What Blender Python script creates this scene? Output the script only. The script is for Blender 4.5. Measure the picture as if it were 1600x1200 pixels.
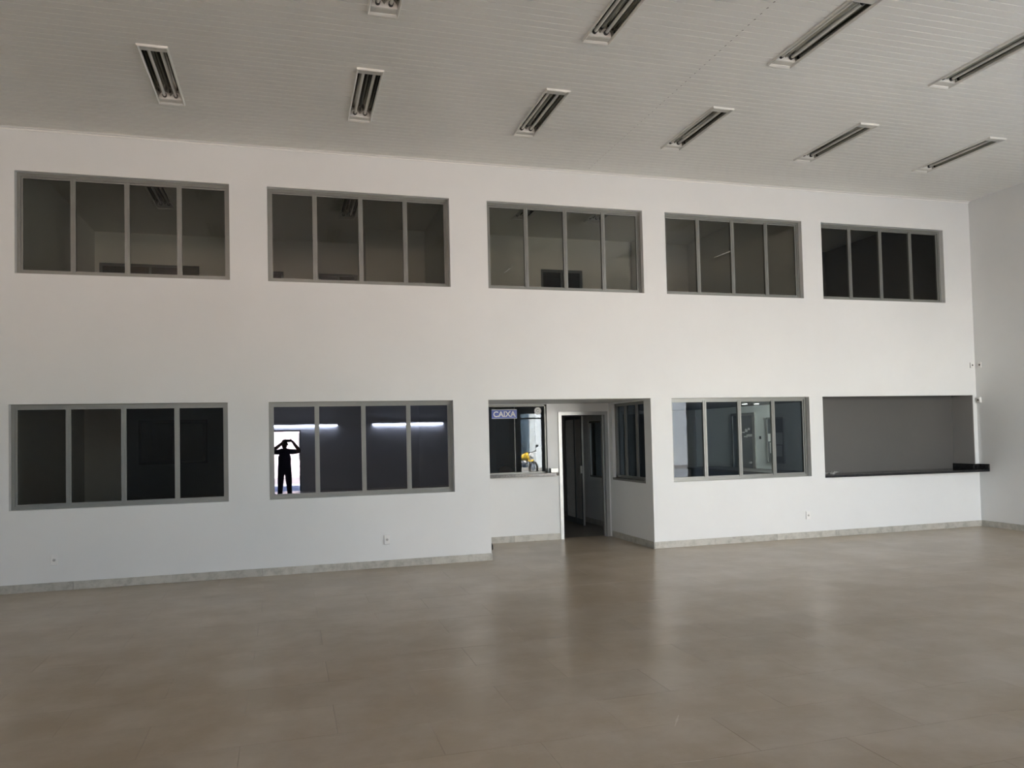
import bpy, bmesh, math, random
from mathutils import Vector, Matrix
random.seed(7)
for o in list(bpy.data.objects): bpy.data.objects.remove(o)
sc = bpy.context.scene
COL = sc.collection

# ------------------------------------------------------------------ camera
CAM_H = 1.728
cam = bpy.data.cameras.new('camera'); camo = bpy.data.objects.new('camera', cam); COL.objects.link(camo)
cam.sensor_fit = 'HORIZONTAL'; cam.sensor_width = 36.0
cam.lens = 1222.45 * 36.0 / 1600.0
cam.shift_x = -11.73 / 1600.0
cam.shift_y = 39.64 / 1600.0
cam.clip_start = 0.05; cam.clip_end = 300
r_ = (0.95860649, -0.28379625, -0.02309287)
u_ = (0.01296565, -0.03751183, 0.99921207)
f_ = (0.28443889, 0.95815059, 0.03227948)
camo.matrix_world = Matrix(((r_[0], u_[0], -f_[0], 0), (r_[1], u_[1], -f_[1], 0), (r_[2], u_[2], -f_[2], CAM_H), (0, 0, 0, 1)))
sc.camera = camo

# ------------------------------------------------------------------ sky, view
W = bpy.data.worlds.new('world'); sc.world = W; W.use_nodes = True
wn = W.node_tree.nodes; wl = W.node_tree.links
bgn = wn['Background']; sky = wn.new('ShaderNodeTexSky'); sky.sky_type = 'NISHITA'
sky.sun_elevation = math.radians(52); sky.sun_rotation = math.radians(-40); sky.sun_intensity = 0.6
sky.sun_disc = True; sky.air_density = 1.0; sky.dust_density = 1.5
wl.new(sky.outputs[0], bgn.inputs[0]); bgn.inputs[1].default_value = 1.5
vs = sc.view_settings
vs.view_transform = 'Standard'; vs.look = 'None'; vs.gamma = 1.0; vs.use_curve_mapping = False
vs.exposure = 0.46
cy = sc.cycles
cy.use_denoising = True
cy.max_bounces = 10; cy.diffuse_bounces = 6; cy.glossy_bounces = 6; cy.transparent_max_bounces = 16; cy.transmission_bounces = 6
cy.sample_clamp_indirect = 12.0
cy.use_guiding = True

# ------------------------------------------------------------------ dimensions (metres)
D = 10.56          # front wall face
WT = 0.16          # front wall thickness
ZC = 5.543         # hall ceiling
XR = 11.26         # right wall face
XL = -8.0          # left wall face (out of view)
YB = -6.0          # rear wall face
YA = 12.15         # back wall of the alcove
AX0, AX1, AZ = 2.685, 5.165, 2.222
UP = [(-3.089, -0.681), (-0.219, 2.184), (2.723, 5.112), (5.484, 7.889), (8.256, 10.688)]
UZ = (3.788, 5.025)
LO = [(-3.155, -0.725), (-0.232, 2.185), None, (5.508, 7.920), (8.170, 11.185)]
LZ = (0.967, 2.222)

# ------------------------------------------------------------------ materials
def mat(name, col, rough=0.5, metal=0.0, spec=0.5, noise=None, bump=None, rnd=0.0, emit=None):
    m = bpy.data.materials.new(name); m.use_nodes = True
    nt = m.node_tree; b = nt.nodes['Principled BSDF']
    b.inputs['Base Color'].default_value = (*col, 1); b.inputs['Roughness'].default_value = rough
    b.inputs['Metallic'].default_value = metal; b.inputs['Specular IOR Level'].default_value = spec
    out = None
    if noise:   # (scale, colour2, low, high, stretch)
        sc_, c2, lo, hi, st = noise
        tc = nt.nodes.new('ShaderNodeNewGeometry'); mp = nt.nodes.new('ShaderNodeMapping')
        mp.inputs['Scale'].default_value = st
        nt.links.new(tc.outputs['Position'], mp.inputs['Vector'])
        nz = nt.nodes.new('ShaderNodeTexNoise'); nz.inputs['Scale'].default_value = sc_; nz.inputs['Detail'].default_value = 6
        nz.inputs['Roughness'].default_value = 0.65
        nt.links.new(mp.outputs[0], nz.inputs['Vector'])
        rp = nt.nodes.new('ShaderNodeValToRGB'); rp.color_ramp.elements[0].position = lo; rp.color_ramp.elements[1].position = hi
        rp.color_ramp.elements[0].color = (*col, 1); rp.color_ramp.elements[1].color = (*c2, 1)
        nt.links.new(nz.outputs['Fac'], rp.inputs[0]); out = rp.outputs[0]
        if bump:
            bp = nt.nodes.new('ShaderNodeBump'); bp.inputs['Strength'].default_value = bump; bp.inputs['Distance'].default_value = 0.01
            nt.links.new(nz.outputs['Fac'], bp.inputs['Height']); nt.links.new(bp.outputs[0], b.inputs['Normal'])
    if rnd:
        oi = nt.nodes.new('ShaderNodeObjectInfo'); mr = nt.nodes.new('ShaderNodeMapRange')
        mr.inputs['To Min'].default_value = 1 - rnd; mr.inputs['To Max'].default_value = 1 + rnd
        nt.links.new(oi.outputs['Random'], mr.inputs['Value'])
        vm = nt.nodes.new('ShaderNodeVectorMath'); vm.operation = 'SCALE'
        if out: nt.links.new(out, vm.inputs[0])
        else: vm.inputs[0].default_value = col
        nt.links.new(mr.outputs[0], vm.inputs['Scale']); out = vm.outputs[0]
    if out: nt.links.new(out, b.inputs['Base Color'])
    if emit:
        b.inputs['Emission Color'].default_value = (*emit[0], 1); b.inputs['Emission Strength'].default_value = emit[1]
    return m

def glass(name, tint, refl_col, refl, rough=0.0, ripple=0.0, edge=0.9):
    """thin pane: tinted transmission plus a coated mirror reflection (rising at grazing angles)"""
    m = bpy.data.materials.new(name); m.use_nodes = True
    nt = m.node_tree; nt.nodes.clear()
    o = nt.nodes.new('ShaderNodeOutputMaterial'); mx = nt.nodes.new('ShaderNodeMixShader')
    t = nt.nodes.new('ShaderNodeBsdfTransparent'); t.inputs[0].default_value = (*tint, 1)
    g = nt.nodes.new('ShaderNodeBsdfGlossy'); g.inputs['Color'].default_value = (*refl_col, 1); g.inputs['Roughness'].default_value = rough
    fr = nt.nodes.new('ShaderNodeLayerWeight'); fr.inputs['Blend'].default_value = 0.12
    mr = nt.nodes.new('ShaderNodeMapRange'); mr.inputs['To Min'].default_value = refl; mr.inputs['To Max'].default_value = edge
    nt.links.new(fr.outputs['Fresnel'], mr.inputs['Value']); nt.links.new(mr.outputs[0], mx.inputs[0])
    nt.links.new(t.outputs[0], mx.inputs[1]); nt.links.new(g.outputs[0], mx.inputs[2]); nt.links.new(mx.outputs[0], o.inputs[0])
    if ripple:
        tc = nt.nodes.new('ShaderNodeNewGeometry'); nz = nt.nodes.new('ShaderNodeTexNoise'); nz.inputs['Scale'].default_value = 2.2
        nt.links.new(tc.outputs['Position'], nz.inputs['Vector'])
        bp = nt.nodes.new('ShaderNodeBump'); bp.inputs['Strength'].default_value = ripple; bp.inputs['Distance'].default_value = 0.02
        nt.links.new(nz.outputs['Fac'], bp.inputs['Height']); nt.links.new(bp.outputs[0], g.inputs['Normal'])
    return m

M = {}
M['wall'] = mat('wall_paint', (0.770, 0.785, 0.778), 0.55, noise=(0.9, (0.74, 0.755, 0.748), 0.35, 0.7, (1, 1, 1)))
M['ceil'] = mat('pvc_ceiling', (0.85, 0.85, 0.805), 0.42, noise=(0.5, (0.81, 0.805, 0.76), 0.35, 0.7, (1, 1, 1)))
M['slab'] = mat('joint_mortar', (0.10, 0.09, 0.075), 0.8)
M['tile'] = mat('granite_tile', (0.410, 0.328, 0.230), 0.28, spec=0.32, noise=(1.5, (0.51, 0.43, 0.335), 0.40, 0.66, (1, 1, 1)), bump=0.012, rnd=0.035)
M['base'] = mat('granite_baseboard', (0.50, 0.49, 0.44), 0.35, noise=(9, (0.36, 0.35, 0.31), 0.45, 0.66, (1, 1, 1)), rnd=0.08)
M['frame'] = mat('grey_aluminium', (0.215, 0.22, 0.205), 0.38, metal=0.25)
M['bright'] = mat('bright_aluminium', (0.42, 0.43, 0.42), 0.42, metal=0.7)
M['dark'] = mat('dark_void', (0.012, 0.012, 0.012), 0.9)
M['black'] = mat('black_plastic', (0.012, 0.012, 0.012), 0.35)
M['granite'] = mat('black_granite', (0.012, 0.012, 0.013), 0.12, noise=(60, (0.03, 0.03, 0.03), 0.5, 0.75, (1, 1, 1)))
M['gshelf'] = mat('grey_granite', (0.16, 0.16, 0.155), 0.15, noise=(40, (0.26, 0.26, 0.25), 0.45, 0.7, (1, 1, 1)))
M['grey'] = mat('dark_grey_panel', (0.105, 0.102, 0.095), 0.55, noise=(0.8, (0.09, 0.088, 0.083), 0.3, 0.7, (1, 1, 1)))
M['lining'] = mat('lightened_grey', (0.33, 0.325, 0.31), 0.6)  # lightened so the hatch's shaded side matches its back panel
M['white'] = mat('white_plastic', (0.82, 0.82, 0.80), 0.35)
M['lampwhite'] = mat('lamp_white_enamel', (0.80, 0.795, 0.75), 0.4)
M['lampmirror'] = mat('lamp_mirror', (0.30, 0.29, 0.25), 0.16, metal=1.0)
M['lamptube'] = mat('unlit_tube', (0.72, 0.71, 0.66), 0.25)
M['led'] = mat('lit_led_tube', (0.9, 0.9, 0.9), 0.4, emit=((0.96, 0.97, 1.0), 45.0))
M['down'] = mat('lit_downlight', (0.9, 0.9, 0.9), 0.4, emit=((0.93, 1.0, 0.97), 5.0))
M['steel'] = mat('steel', (0.6, 0.6, 0.6), 0.3, metal=1.0)
M['blue'] = mat('sign_blue', (0.06, 0.10, 0.40), 0.4)
M['paper'] = mat('paper', (0.75, 0.76, 0.74), 0.7)
M['room'] = mat('office_wall_paint', (0.82, 0.82, 0.80), 0.6)
M['roomgreen'] = mat('office_wall_white', (0.74, 0.78, 0.76), 0.5)
M['roomfloor'] = mat('office_floor', (0.20, 0.18, 0.15), 0.35)
M['glass_up'] = glass('tinted_glass_upper', (0.60, 0.60, 0.55), (1, 1, 1), 0.03)
M['glass_lo'] = glass('tinted_glass_lower', (0.55, 0.56, 0.53), (1, 1, 1), 0.035)
M['glass_film'] = glass('mirror_film_glass', (0.05, 0.055, 0.065), (0.70, 0.76, 1.0), 0.12, ripple=0.006)
M['glass_box'] = glass('cashier_glass', (0.30, 0.31, 0.315), (0.80, 0.90, 1.0), 0.035, ripple=0.004, edge=0.6)
M['glass_dark'] = glass('dark_film_glass', (0.05, 0.055, 0.06), (0.8, 0.9, 1.0), 0.035)
M['glass_clear'] = glass('clear_glass', (0.90, 0.93, 0.92), (1, 1, 1), 0.03)
M['glass_room'] = glass('office_glass', (0.42, 0.45, 0.46), (0.75, 0.85, 1.0), 0.012, edge=0.7)
M['glass_side'] = glass('side_dark_glass', (0.03, 0.035, 0.04), (0.7, 0.85, 1.0), 0.01, edge=0.10)
M['frost'] = mat('textured_glass', (0.70, 0.72, 0.71), 0.25, noise=(40, (0.88, 0.9, 0.88), 0.4, 0.6, (1, 1, 1)), bump=0.6)
M['leafgrey'] = mat('door_leaf_glass', (0.12, 0.135, 0.14), 0.2)
M['asphalt'] = mat('street_asphalt', (0.16, 0.155, 0.15), 0.9, noise=(20, (0.2, 0.195, 0.19), 0.4, 0.6, (1, 1, 1)))
M['pave'] = mat('pavement_concrete', (0.37, 0.41, 0.45), 0.9, noise=(6, (0.32, 0.355, 0.385), 0.4, 0.6, (1, 1, 1)))
M['facade'] = mat('pale_facade', (0.68, 0.75, 0.80), 0.8)
M['pink'] = mat('pink_facade', (0.66, 0.58, 0.57), 0.8)
M['yellow'] = mat('yellow_paint', (0.75, 0.52, 0.04), 0.3)
M['rubber'] = mat('tyre_rubber', (0.02, 0.02, 0.02), 0.8)
M['shirt'] = mat('dark_shirt', (0.10, 0.09, 0.14), 0.9)  # lightened with a purple cast to imitate flare
M['trousers'] = mat('dark_trousers', (0.05, 0.055, 0.09), 0.9)
M['skin'] = mat('skin', (0.35, 0.20, 0.14), 0.6)
M['hair'] = mat('dark_hair', (0.02, 0.015, 0.012), 0.7)

# ------------------------------------------------------------------ mesh helpers
class MB:
    def __init__(s): s.v = []; s.f = []; s.m = []
    def quad(s, a, b, c, d, mi=0):
        n = len(s.v); s.v += [tuple(a), tuple(b), tuple(c), tuple(d)]; s.f.append((n, n+1, n+2, n+3)); s.m.append(mi)
    def box(s, x0, x1, y0, y1, z0, z1, mi=0):
        n = len(s.v)
        s.v += [(x0,y0,z0),(x1,y0,z0),(x1,y1,z0),(x0,y1,z0),(x0,y0,z1),(x1,y0,z1),(x1,y1,z1),(x0,y1,z1)]
        for f in ((0,3,2,1),(4,5,6,7),(0,1,5,4),(1,2,6,5),(2,3,7,6),(3,0,4,7)):
            s.f.append(tuple(n+i for i in f)); s.m.append(mi)
    def prism(s, pts, axis, a, b, mi=0):
        """closed outline pts (2D) extruded along axis from a to b"""
        def P(p, t):
            return {'x': (t, p[0], p[1]), 'y': (p[0], t, p[1]), 'z': (p[0], p[1], t)}[axis]
        n = len(s.v); k = len(pts)
        s.v += [P(p, a) for p in pts] + [P(p, b) for p in pts]
        for i in range(k):
            j = (i+1) % k; s.f.append((n+i, n+j, n+k+j, n+k+i)); s.m.append(mi)
        s.f.append(tuple(n+k-1-i for i in range(k))); s.f.append(tuple(n+k+i for i in range(k))); s.m += [mi, mi]
    def cyl(s, c, axis, r, L, seg=14, r2=None, mi=0):
        r2 = r if r2 is None else r2; n = len(s.v)
        for t, rr in ((-L/2, r), (L/2, r2)):
            for i in range(seg):
                a = 2*math.pi*i/seg; u, w = rr*math.cos(a), rr*math.sin(a)
                d = {'x': (t, u, w), 'y': (u, t, w), 'z': (u, w, t)}[axis]
                s.v.append((c[0]+d[0], c[1]+d[1], c[2]+d[2]))
        for i in range(seg):
            j = (i+1) % seg; s.f.append((n+i, n+j, n+seg+j, n+seg+i)); s.m.append(mi)
        s.f.append(tuple(n+seg-1-i for i in range(seg))); s.f.append(tuple(n+seg+i for i in range(seg))); s.m += [mi, mi]
    def tube(s, pts, r, seg=8, mi=0):
        pts = [Vector(p) for p in pts]; rings = []
        for i, p in enumerate(pts):
            d = (pts[min(i+1, len(pts)-1)] - pts[max(i-1, 0)]).normalized()
            a = d.orthogonal().normalized() if i == 0 else (prev - d*prev.dot(d)).normalized()
            prev = a; b = d.cross(a); rr = r[i] if isinstance(r, (list, tuple)) else r
            n = len(s.v); rings.append(n)
            for k in range(seg):
                t = 2*math.pi*k/seg; s.v.append(tuple(p + a*rr*math.cos(t) + b*rr*math.sin(t)))
        for i in range(len(rings)-1):
            for k in range(seg):
                j = (k+1) % seg; s.f.append((rings[i]+k, rings[i]+j, rings[i+1]+j, rings[i+1]+k)); s.m.append(mi)
        s.f.append(tuple(rings[0]+seg-1-k for k in range(seg))); s.f.append(tuple(rings[-1]+k for k in range(seg))); s.m += [mi, mi]
    def torus(s, c, axis, R, r, seg=24, sub=8, mi=0):
        n = len(s.v)
        for i in range(seg):
            a = 2*math.pi*i/seg
            for k in range(sub):
                b = 2*math.pi*k/sub; q = R + r*math.cos(b); u, w, t = q*math.cos(a), q*math.sin(a), r*math.sin(b)
                d = {'x': (t, u, w), 'y': (u, t, w), 'z': (u, w, t)}[axis]
                s.v.append((c[0]+d[0], c[1]+d[1], c[2]+d[2]))
        for i in range(seg):
            for k in range(sub):
                i2, k2 = (i+1) % seg, (k+1) % sub
                s.f.append((n+i*sub+k, n+i2*sub+k, n+i2*sub+k2, n+i*sub+k2)); s.m.append(mi)
    def mesh(s, name, mats, fix=True):
        me = bpy.data.meshes.new(name); me.from_pydata(s.v, [], s.f)
        for m in (mats if isinstance(mats, (list, tuple)) else [mats]): me.materials.append(m)
        for i, p in enumerate(me.polygons): p.material_index = s.m[i]
        if fix:
            bm = bmesh.new(); bm.from_mesh(me); bmesh.ops.recalc_face_normals(bm, faces=bm.faces); bm.to_mesh(me); bm.free()
        me.update(); return me
    def build(s, name, mats, parent=None, fix=True, bevel=0, smooth=False):
        o = bpy.data.objects.new(name, s.mesh(name, mats, fix)); COL.objects.link(o)
        if parent: o.parent = parent
        if bevel:
            b = o.modifiers.new('bevel', 'BEVEL'); b.width = bevel; b.segments = 2; b.limit_method = 'ANGLE'
        if smooth:
            for p in o.data.polygons: p.use_smooth = True
        return o

def tag(o, label=None, cat=None, group=None, kind=None):
    if label: o['label'] = label
    if cat: o['category'] = cat
    if group: o['group'] = group
    if kind: o['kind'] = kind
    return o
def empty(name, loc=(0, 0, 0), kind=None, label=None, cat=None, group=None):
    o = bpy.data.objects.new(name, None); COL.objects.link(o); o.location = loc; o.empty_display_size = 0.1
    return tag(o, label, cat, group, kind)
def bx(name, m, parent, x0, x1, y0, y1, z0, z1, bevel=0):
    b = MB(); b.box(x0, x1, y0, y1, z0, z1); return b.build(name, m, parent, bevel=bevel)
def copy_tree(o, parent=None):
    c = o.copy(); COL.objects.link(c); c.parent = parent
    for ch in list(o.children): copy_tree(ch, c)
    return c

def wall_mb(u0, u1, z0, z1, t0, t1, holes=(), axis='x'):
    """wall along x (axis='x', thickness in y t0..t1) or along y (thickness in x), with rectangular holes (u0,u1,z0,z1)"""
    us = sorted({u0, u1, *[h[0] for h in holes], *[h[1] for h in holes]}); us = [u for u in us if u0 <= u <= u1]
    zs = sorted({z0, z1, *[h[2] for h in holes], *[h[3] for h in holes]}); zs = [z for z in zs if z0 <= z <= z1]
    def solid(i, j):
        if i < 0 or j < 0 or i >= len(us)-1 or j >= len(zs)-1: return False
        u, z = (us[i]+us[i+1])/2, (zs[j]+zs[j+1])/2
        return not any(h[0] < u < h[1] and h[2] < z < h[3] for h in holes)
    mb = MB(); P = (lambda u, t, z: (u, t, z)) if axis == 'x' else (lambda u, t, z: (t, u, z))
    for i in range(len(us)-1):
        for j in range(len(zs)-1):
            if not solid(i, j): continue
            a, b, c, d = us[i], us[i+1], zs[j], zs[j+1]
            for t in (t0, t1): mb.quad(P(a,t,c), P(b,t,c), P(b,t,d), P(a,t,d))
            if not solid(i-1, j): mb.quad(P(a,t0,c), P(a,t1,c), P(a,t1,d), P(a,t0,d))
            if not solid(i+1, j): mb.quad(P(b,t0,c), P(b,t1,c), P(b,t1,d), P(b,t0,d))
            if not solid(i, j-1): mb.quad(P(a,t0,c), P(b,t0,c), P(b,t1,c), P(a,t1,c))
            if not solid(i, j+1): mb.quad(P(a,t0,d), P(b,t0,d), P(b,t1,d), P(a,t1,d))
    return mb
def weld(mb): return mb
def wall(name, m, u0, u1, z0, z1, t0, t1, holes=(), axis='x', parent=None):
    mb = wall_mb(u0, u1, z0, z1, t0, t1, holes, axis); me = mb.mesh(name, m, fix=False)
    bm = bmesh.new(); bm.from_mesh(me); bmesh.ops.remove_doubles(bm, verts=bm.verts, dist=1e-5)
    bmesh.ops.recalc_face_normals(bm, faces=bm.faces); bm.to_mesh(me); bm.free()
    o = bpy.data.objects.new(name, me); COL.objects.link(o)
    if parent: o.parent = parent
    else: o['kind'] = 'structure'
    return o

# ------------------------------------------------------------------ the hall: walls
holes = [(a, b, UZ[0], UZ[1]) for a, b in UP] + [(a, b, LZ[0], LZ[1]) for a, b in [LO[0], LO[1], LO[3]]]
holes += [(AX0, AX1, 0.0, AZ), (LO[4][0], LO[4][1], 0.93, LZ[1])]
wall('wall_front', M['wall'], XL, XR, 0, ZC+0.05, D, D+WT, holes)
wall('wall_left', M['wall'], YB, D+WT, 0, ZC+0.05, XL-0.2, XL, axis='y')
XS, YS = 6.60, 1.0   # the hall is L-shaped: its right part ends at y = 1 behind the camera
RH = [(-0.80, 0.425, 0, 2.06), (-6.6, -2.2, 3.40, 4.30), (-1.6, 2.8, 3.40, 4.30)]  # the two high openings are added as unseen fill light
RS = [(6.95, 7.74, 0, 2.43), (7.84, XR-0.06, 0, 3.70)]
wall('wall_rear', M['wall'], XL-0.2, XS, 0, ZC+0.05, YB-0.22, YB, RH)
wall('wall_rear_side', M['wall'], YB-0.22, YS-0.22, 0, ZC+0.05, XS, XS+0.2, axis='y')
wall('wall_rear_right', M['wall'], XS, XR+0.2, 0, ZC+0.05, YS-0.22, YS, RS)
wall('wall_right', M['wall'], YS, 11.06, 0, ZC+0.05, XR, XR+0.2, axis='y')
# alcove
wall('wall_alcove_left', M['wall'], D+WT, YA+0.15, 0, AZ+0.3, AX0-0.15, AX0, axis='y')
CW = (2.80, 4.07, 1.10, 2.215)          # cashier window
DR = (4.262, 5.135, 0.0, 2.085)         # doorway
wall('wall_alcove_back', M['wall'], AX0, AX1+0.15, 0, AZ+0.3, YA, YA+0.15, [CW, DR])
SW = (10.80, 12.02, 0.985, 2.20)        # side window of the alcove
wall('wall_alcove_right', M['wall'], D+WT, YA, 0, AZ+0.3, AX1, AX1+0.15, [SW], axis='y')
o = bx('ceiling_alcove', M['wall'], None, AX0, AX1, D+WT, YA, AZ, AZ+0.04); o['kind'] = 'structure'

# ------------------------------------------------------------------ floor: running-bond granite slabs on a mortar bed
fb = MB()
TX0, TX1, TY0, TY1 = -4.0, XR, 2.69, D
fb.box(TX0, TX1, TY0, TY1+1.6, -0.2, -0.012)
floor = fb.build('floor', M['slab']); floor['kind'] = 'structure'
TW, TD, GAP = 1.08, 0.52, 0.0016
full = MB(); full.box(0, TW-GAP, 0, TD-GAP, -0.012, 0); fullme = full.mesh('floor_tile', M['tile'])
y = 3.73 - 2*TD; row = 0
def put_tile(x0, x1, y0, y1):
    if x1-x0 < 0.01 or y1-y0 < 0.01: return
    if abs(x1-x0-TW) < 1e-4 and abs(y1-y0-TD) < 1e-4: me = fullme
    else:
        b = MB(); b.box(0, x1-x0-GAP, 0, y1-y0-GAP, -0.012, 0); me = b.mesh('floor_tile', M['tile'])
    t = bpy.data.objects.new('floor_tile', me); COL.objects.link(t); t.parent = floor
    t.location = (x0, y0, random.uniform(-0.0003, 0.0003))
while y < YA - 0.01:
    x = 3.50 - 8*TW + (TW/2 if row % 2 else 0)
    lo, hi = (TX0, TX1) if y < D else (AX0, AX1)
    y1 = y+TD
    while x < hi:
        a, b = max(x, lo), min(x+TW, hi)
        if b > a:
            if y < D < y1:
                put_tile(a, b, y, D)
                a2, b2 = max(a, AX0), min(b, AX1)
                if b2 > a2: put_tile(a2, b2, D, y1)
            else: put_tile(a, b, y, min(y1, YA+0.15))
        x += TW
    y = y1; row += 1
# the rest of the hall floor (behind the camera and far left) and the office floors
rest = MB()
rest.box(XL, XS, YB, YS, -0.2, 0.0); rest.box(XL, XR, YS, TY0, -0.2, 0.0); rest.box(XL, TX0, TY0, D+WT, -0.2, 0.0)
for hx in RH[:1]: rest.box(hx[0], hx[1], YB-0.22, YB, -0.2, 0.0)
for hx in RS: rest.box(hx[0], hx[1], YS-0.22, YS, -0.2, 0.0)
rest.build('floor_rest', M['tile'], floor)
b = MB()
b.box(-3.6, AX0, D, 15.7, -0.2, -0.005); b.box(AX0, 10.0, YA+0.15, 17.2, -0.2, -0.005); b.box(AX1, 10.0, D, YA+0.15, -0.2, -0.005)
b.build('office_floor', M['roomfloor'], floor)
b = MB(); b.box(AX0, AX1, TY1+1.5, YA+0.15, -0.2, -0.012); b.build('alcove_bed', M['slab'], floor)

# pale scratches on the slabs
M['scratch'] = mat('pale_scratch', (0.62, 0.55, 0.46), 0.6)
rs = random.Random(11)
for (x0, y0_, x1, y1_, w) in ((0.876, 5.826, 1.163, 5.817, 0.016), (0.102, 6.536, 0.150, 6.56, 0.02), (0.155, 6.575, 0.228, 6.604, 0.022), (-1.852, 6.939, -1.338, 6.904, 0.006), (2.43, 4.772, 2.79, 4.770, 0.007), (1.90, 3.745, 2.18, 3.712, 0.008), (2.26, 4.36, 2.15, 4.20, 0.018), (0.145, 4.724, 0.282, 4.725, 0.006), (5.2, 8.9, 5.6, 8.7, 0.01), (4.3, 7.6, 4.6, 7.65, 0.008)):
    mb = MB(); n = 8; top, bot = [], []
    for i in range(n+1):
        t_ = i/n; x, yy = x0+(x1-x0)*t_, y0_+(y1_-y0_)*t_; q = w*rs.uniform(0.25, 1)*math.sin(math.pi*(0.08+0.84*t_))
        dx, dy = x1-x0, y1_-y0_; L_ = math.hypot(dx, dy); nx, ny = -dy/L_, dx/L_
        top.append((x+nx*q/2, yy+ny*q/2)); bot.append((x-nx*q/2, yy-ny*q/2))
    mb.prism(bot + top[::-1], 'z', 0.0002, 0.0008); mb.build('floor_scratch', M['scratch'], floor)

# ------------------------------------------------------------------ ceiling: narrow PVC planks, a butt seam, holes for the troffers
PITCH = 2.44/24
LX = [-1.20, 0.87, 2.93, 5.00, 7.08, 9.14]
ROWC = [8.735, 6.295]           # fixture centres
HW, HL = 0.122, 6.5*PITCH       # half hole size
Y0 = ROWC[0] + HL               # a plank edge
SEAM = 4.225
def planks(xa, xb, y_lo, y_hi, fixtures, base):
    mb = MB()
    k0 = math.floor((y_lo-Y0)/PITCH); k1 = math.ceil((y_hi-Y0)/PITCH)
    for k in range(k0, k1):
        a = max(Y0+k*PITCH, y_lo); b2 = min(a+PITCH if a > y_lo else Y0+(k+1)*PITCH, y_hi)
        if b2-a < 0.012: continue
        mid = (a+b2)/2; xs = [xa]
        for fx, fy in sorted(fixtures):
            if fy-HL < mid < fy+HL and xa < fx < xb: xs += [fx-HW, fx+HW]
        xs.append(xb)
        for i in range(0, len(xs), 2):
            p, q = xs[i], xs[i+1]; g = b2-0.008
            prof = [(a, 0), (g, 0), (g+0.002, 0.006), (b2, 0.006), (b2, 0)]
            for j in range(3):
                (ya, za), (yb, zb) = prof[j], prof[j+1]
                mb.quad((p, ya, base+za), (p, yb, base+zb), (q, yb, base+zb), (q, ya, base+za))
            mb.quad((p, b2, base+0.006), (p, b2, base), (q, b2, base), (q, b2, base+0.006))
    return mb
HALL_FIX = [(x, yy) for yy in ROWC for x in LX]
ceil = planks(XL, SEAM-0.006, YB, D, HALL_FIX, ZC).build('ceiling', M['ceil'], fix=False); ceil['kind'] = 'structure'
planks(SEAM+0.006, XR, YS-0.1, D, HALL_FIX, ZC).build('plank_field', M['ceil'], ceil, fix=False)
planks(SEAM+0.006, XS+0.1, YB, YS-0.1, [], ZC).build('plank_field', M['ceil'], ceil, fix=False)
sb = MB()
k = math.floor((YB-Y0)/PITCH)
while Y0+k*PITCH < D:
    a = Y0+k*PITCH; sb.box(SEAM-0.008, SEAM+0.008, a+0.002, min(a+PITCH-0.026, D), ZC-0.001, ZC+0.004); k += 1
o = sb.build('seam_strip', M['ceil'], ceil)
mb = MB(); mb.box(XL-0.2, XR+0.2, YS-0.22, 17.4, ZC+0.30, ZC+0.45); mb.box(XL-0.2, XS+0.2, YB-0.22, YS-0.22, ZC+0.30, ZC+0.45)
o = mb.build('ceiling_void', M['dark']); o['kind'] = 'structure'
mb = MB(); mb.box(XL-0.2, XS+0.2, YB-0.24, YB-0.22, ZC, ZC+0.3); mb.box(XS, XR+0.2, YS-0.24, YS-0.22, ZC, ZC+0.3); mb.box(XR+0.2, XR+0.22, YS-0.22, 17.4, ZC, ZC+0.3); mb.box(XL-0.22, XL-0.2, YB-0.22, 17.4, ZC, ZC+0.3); mb.box(XS+0.2, XS+0.22, YB-0.22, YS-0.22, ZC, ZC+0.3)
o = mb.build('ceiling_fascia', M['dark']); o['kind'] = 'structure'
# crown trim where the ceiling meets the walls
b = MB(); b.prism([(D, ZC), (D-0.028, ZC), (D-0.028, ZC-0.006), (D-0.008, ZC-0.012), (D-0.008, ZC-0.03), (D, ZC-0.03)], 'x', XL, XR)
o = b.build('trim_1', M['white']); o['kind'] = 'structure'

# ------------------------------------------------------------------ baseboards in granite lengths
def baseboard(name, axis, u0, u1, t, sgn, start=None, h=0.10):
    """lengths of 1.08 m; t is the wall face, sgn the side the board stands on"""
    root = empty(name, (0, 0, 0), kind='structure'); L = 1.08
    s = u0 if start is None else start
    while s > u0: s -= L
    while s < u1 - 0.005:
        a, c = max(s, u0), min(s+L, u1)
        if c-a > 0.02:
            mb = MB(); t2 = t + sgn*0.014; lo, hi = min(t, t2), max(t, t2)
            if axis == 'x': mb.box(a+0.0012, c-0.0012, lo, hi, 0.0005, h)
            else: mb.box(lo, hi, a+0.0012, c-0.0012, 0.0005, h)
            mb.build('baseboard_piece', M['base'], root, bevel=0.002)
        s += L
    return root
baseboard('baseboard_front_left', 'x', XL, AX0+0.012, D, -1, start=-2.478)
baseboard('baseboard_front_right', 'x', AX1-0.0, XR, D, -1, start=6.164)
baseboard('baseboard_right', 'y', YS+0.01, D-0.016, XR, -1, start=0.2)
baseboard('baseboard_alcove_back', 'x', AX0+0.016, DR[0]-0.002, YA, -1, start=3.47, h=0.105)
baseboard('baseboard_alcove_right', 'y', D-0.012, YA-0.06, AX1, -1, start=D-0.012)
baseboard('baseboard_alcove_left', 'y', D-0.012, YA-0.016, AX0, 1, start=D-0.012)

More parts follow.
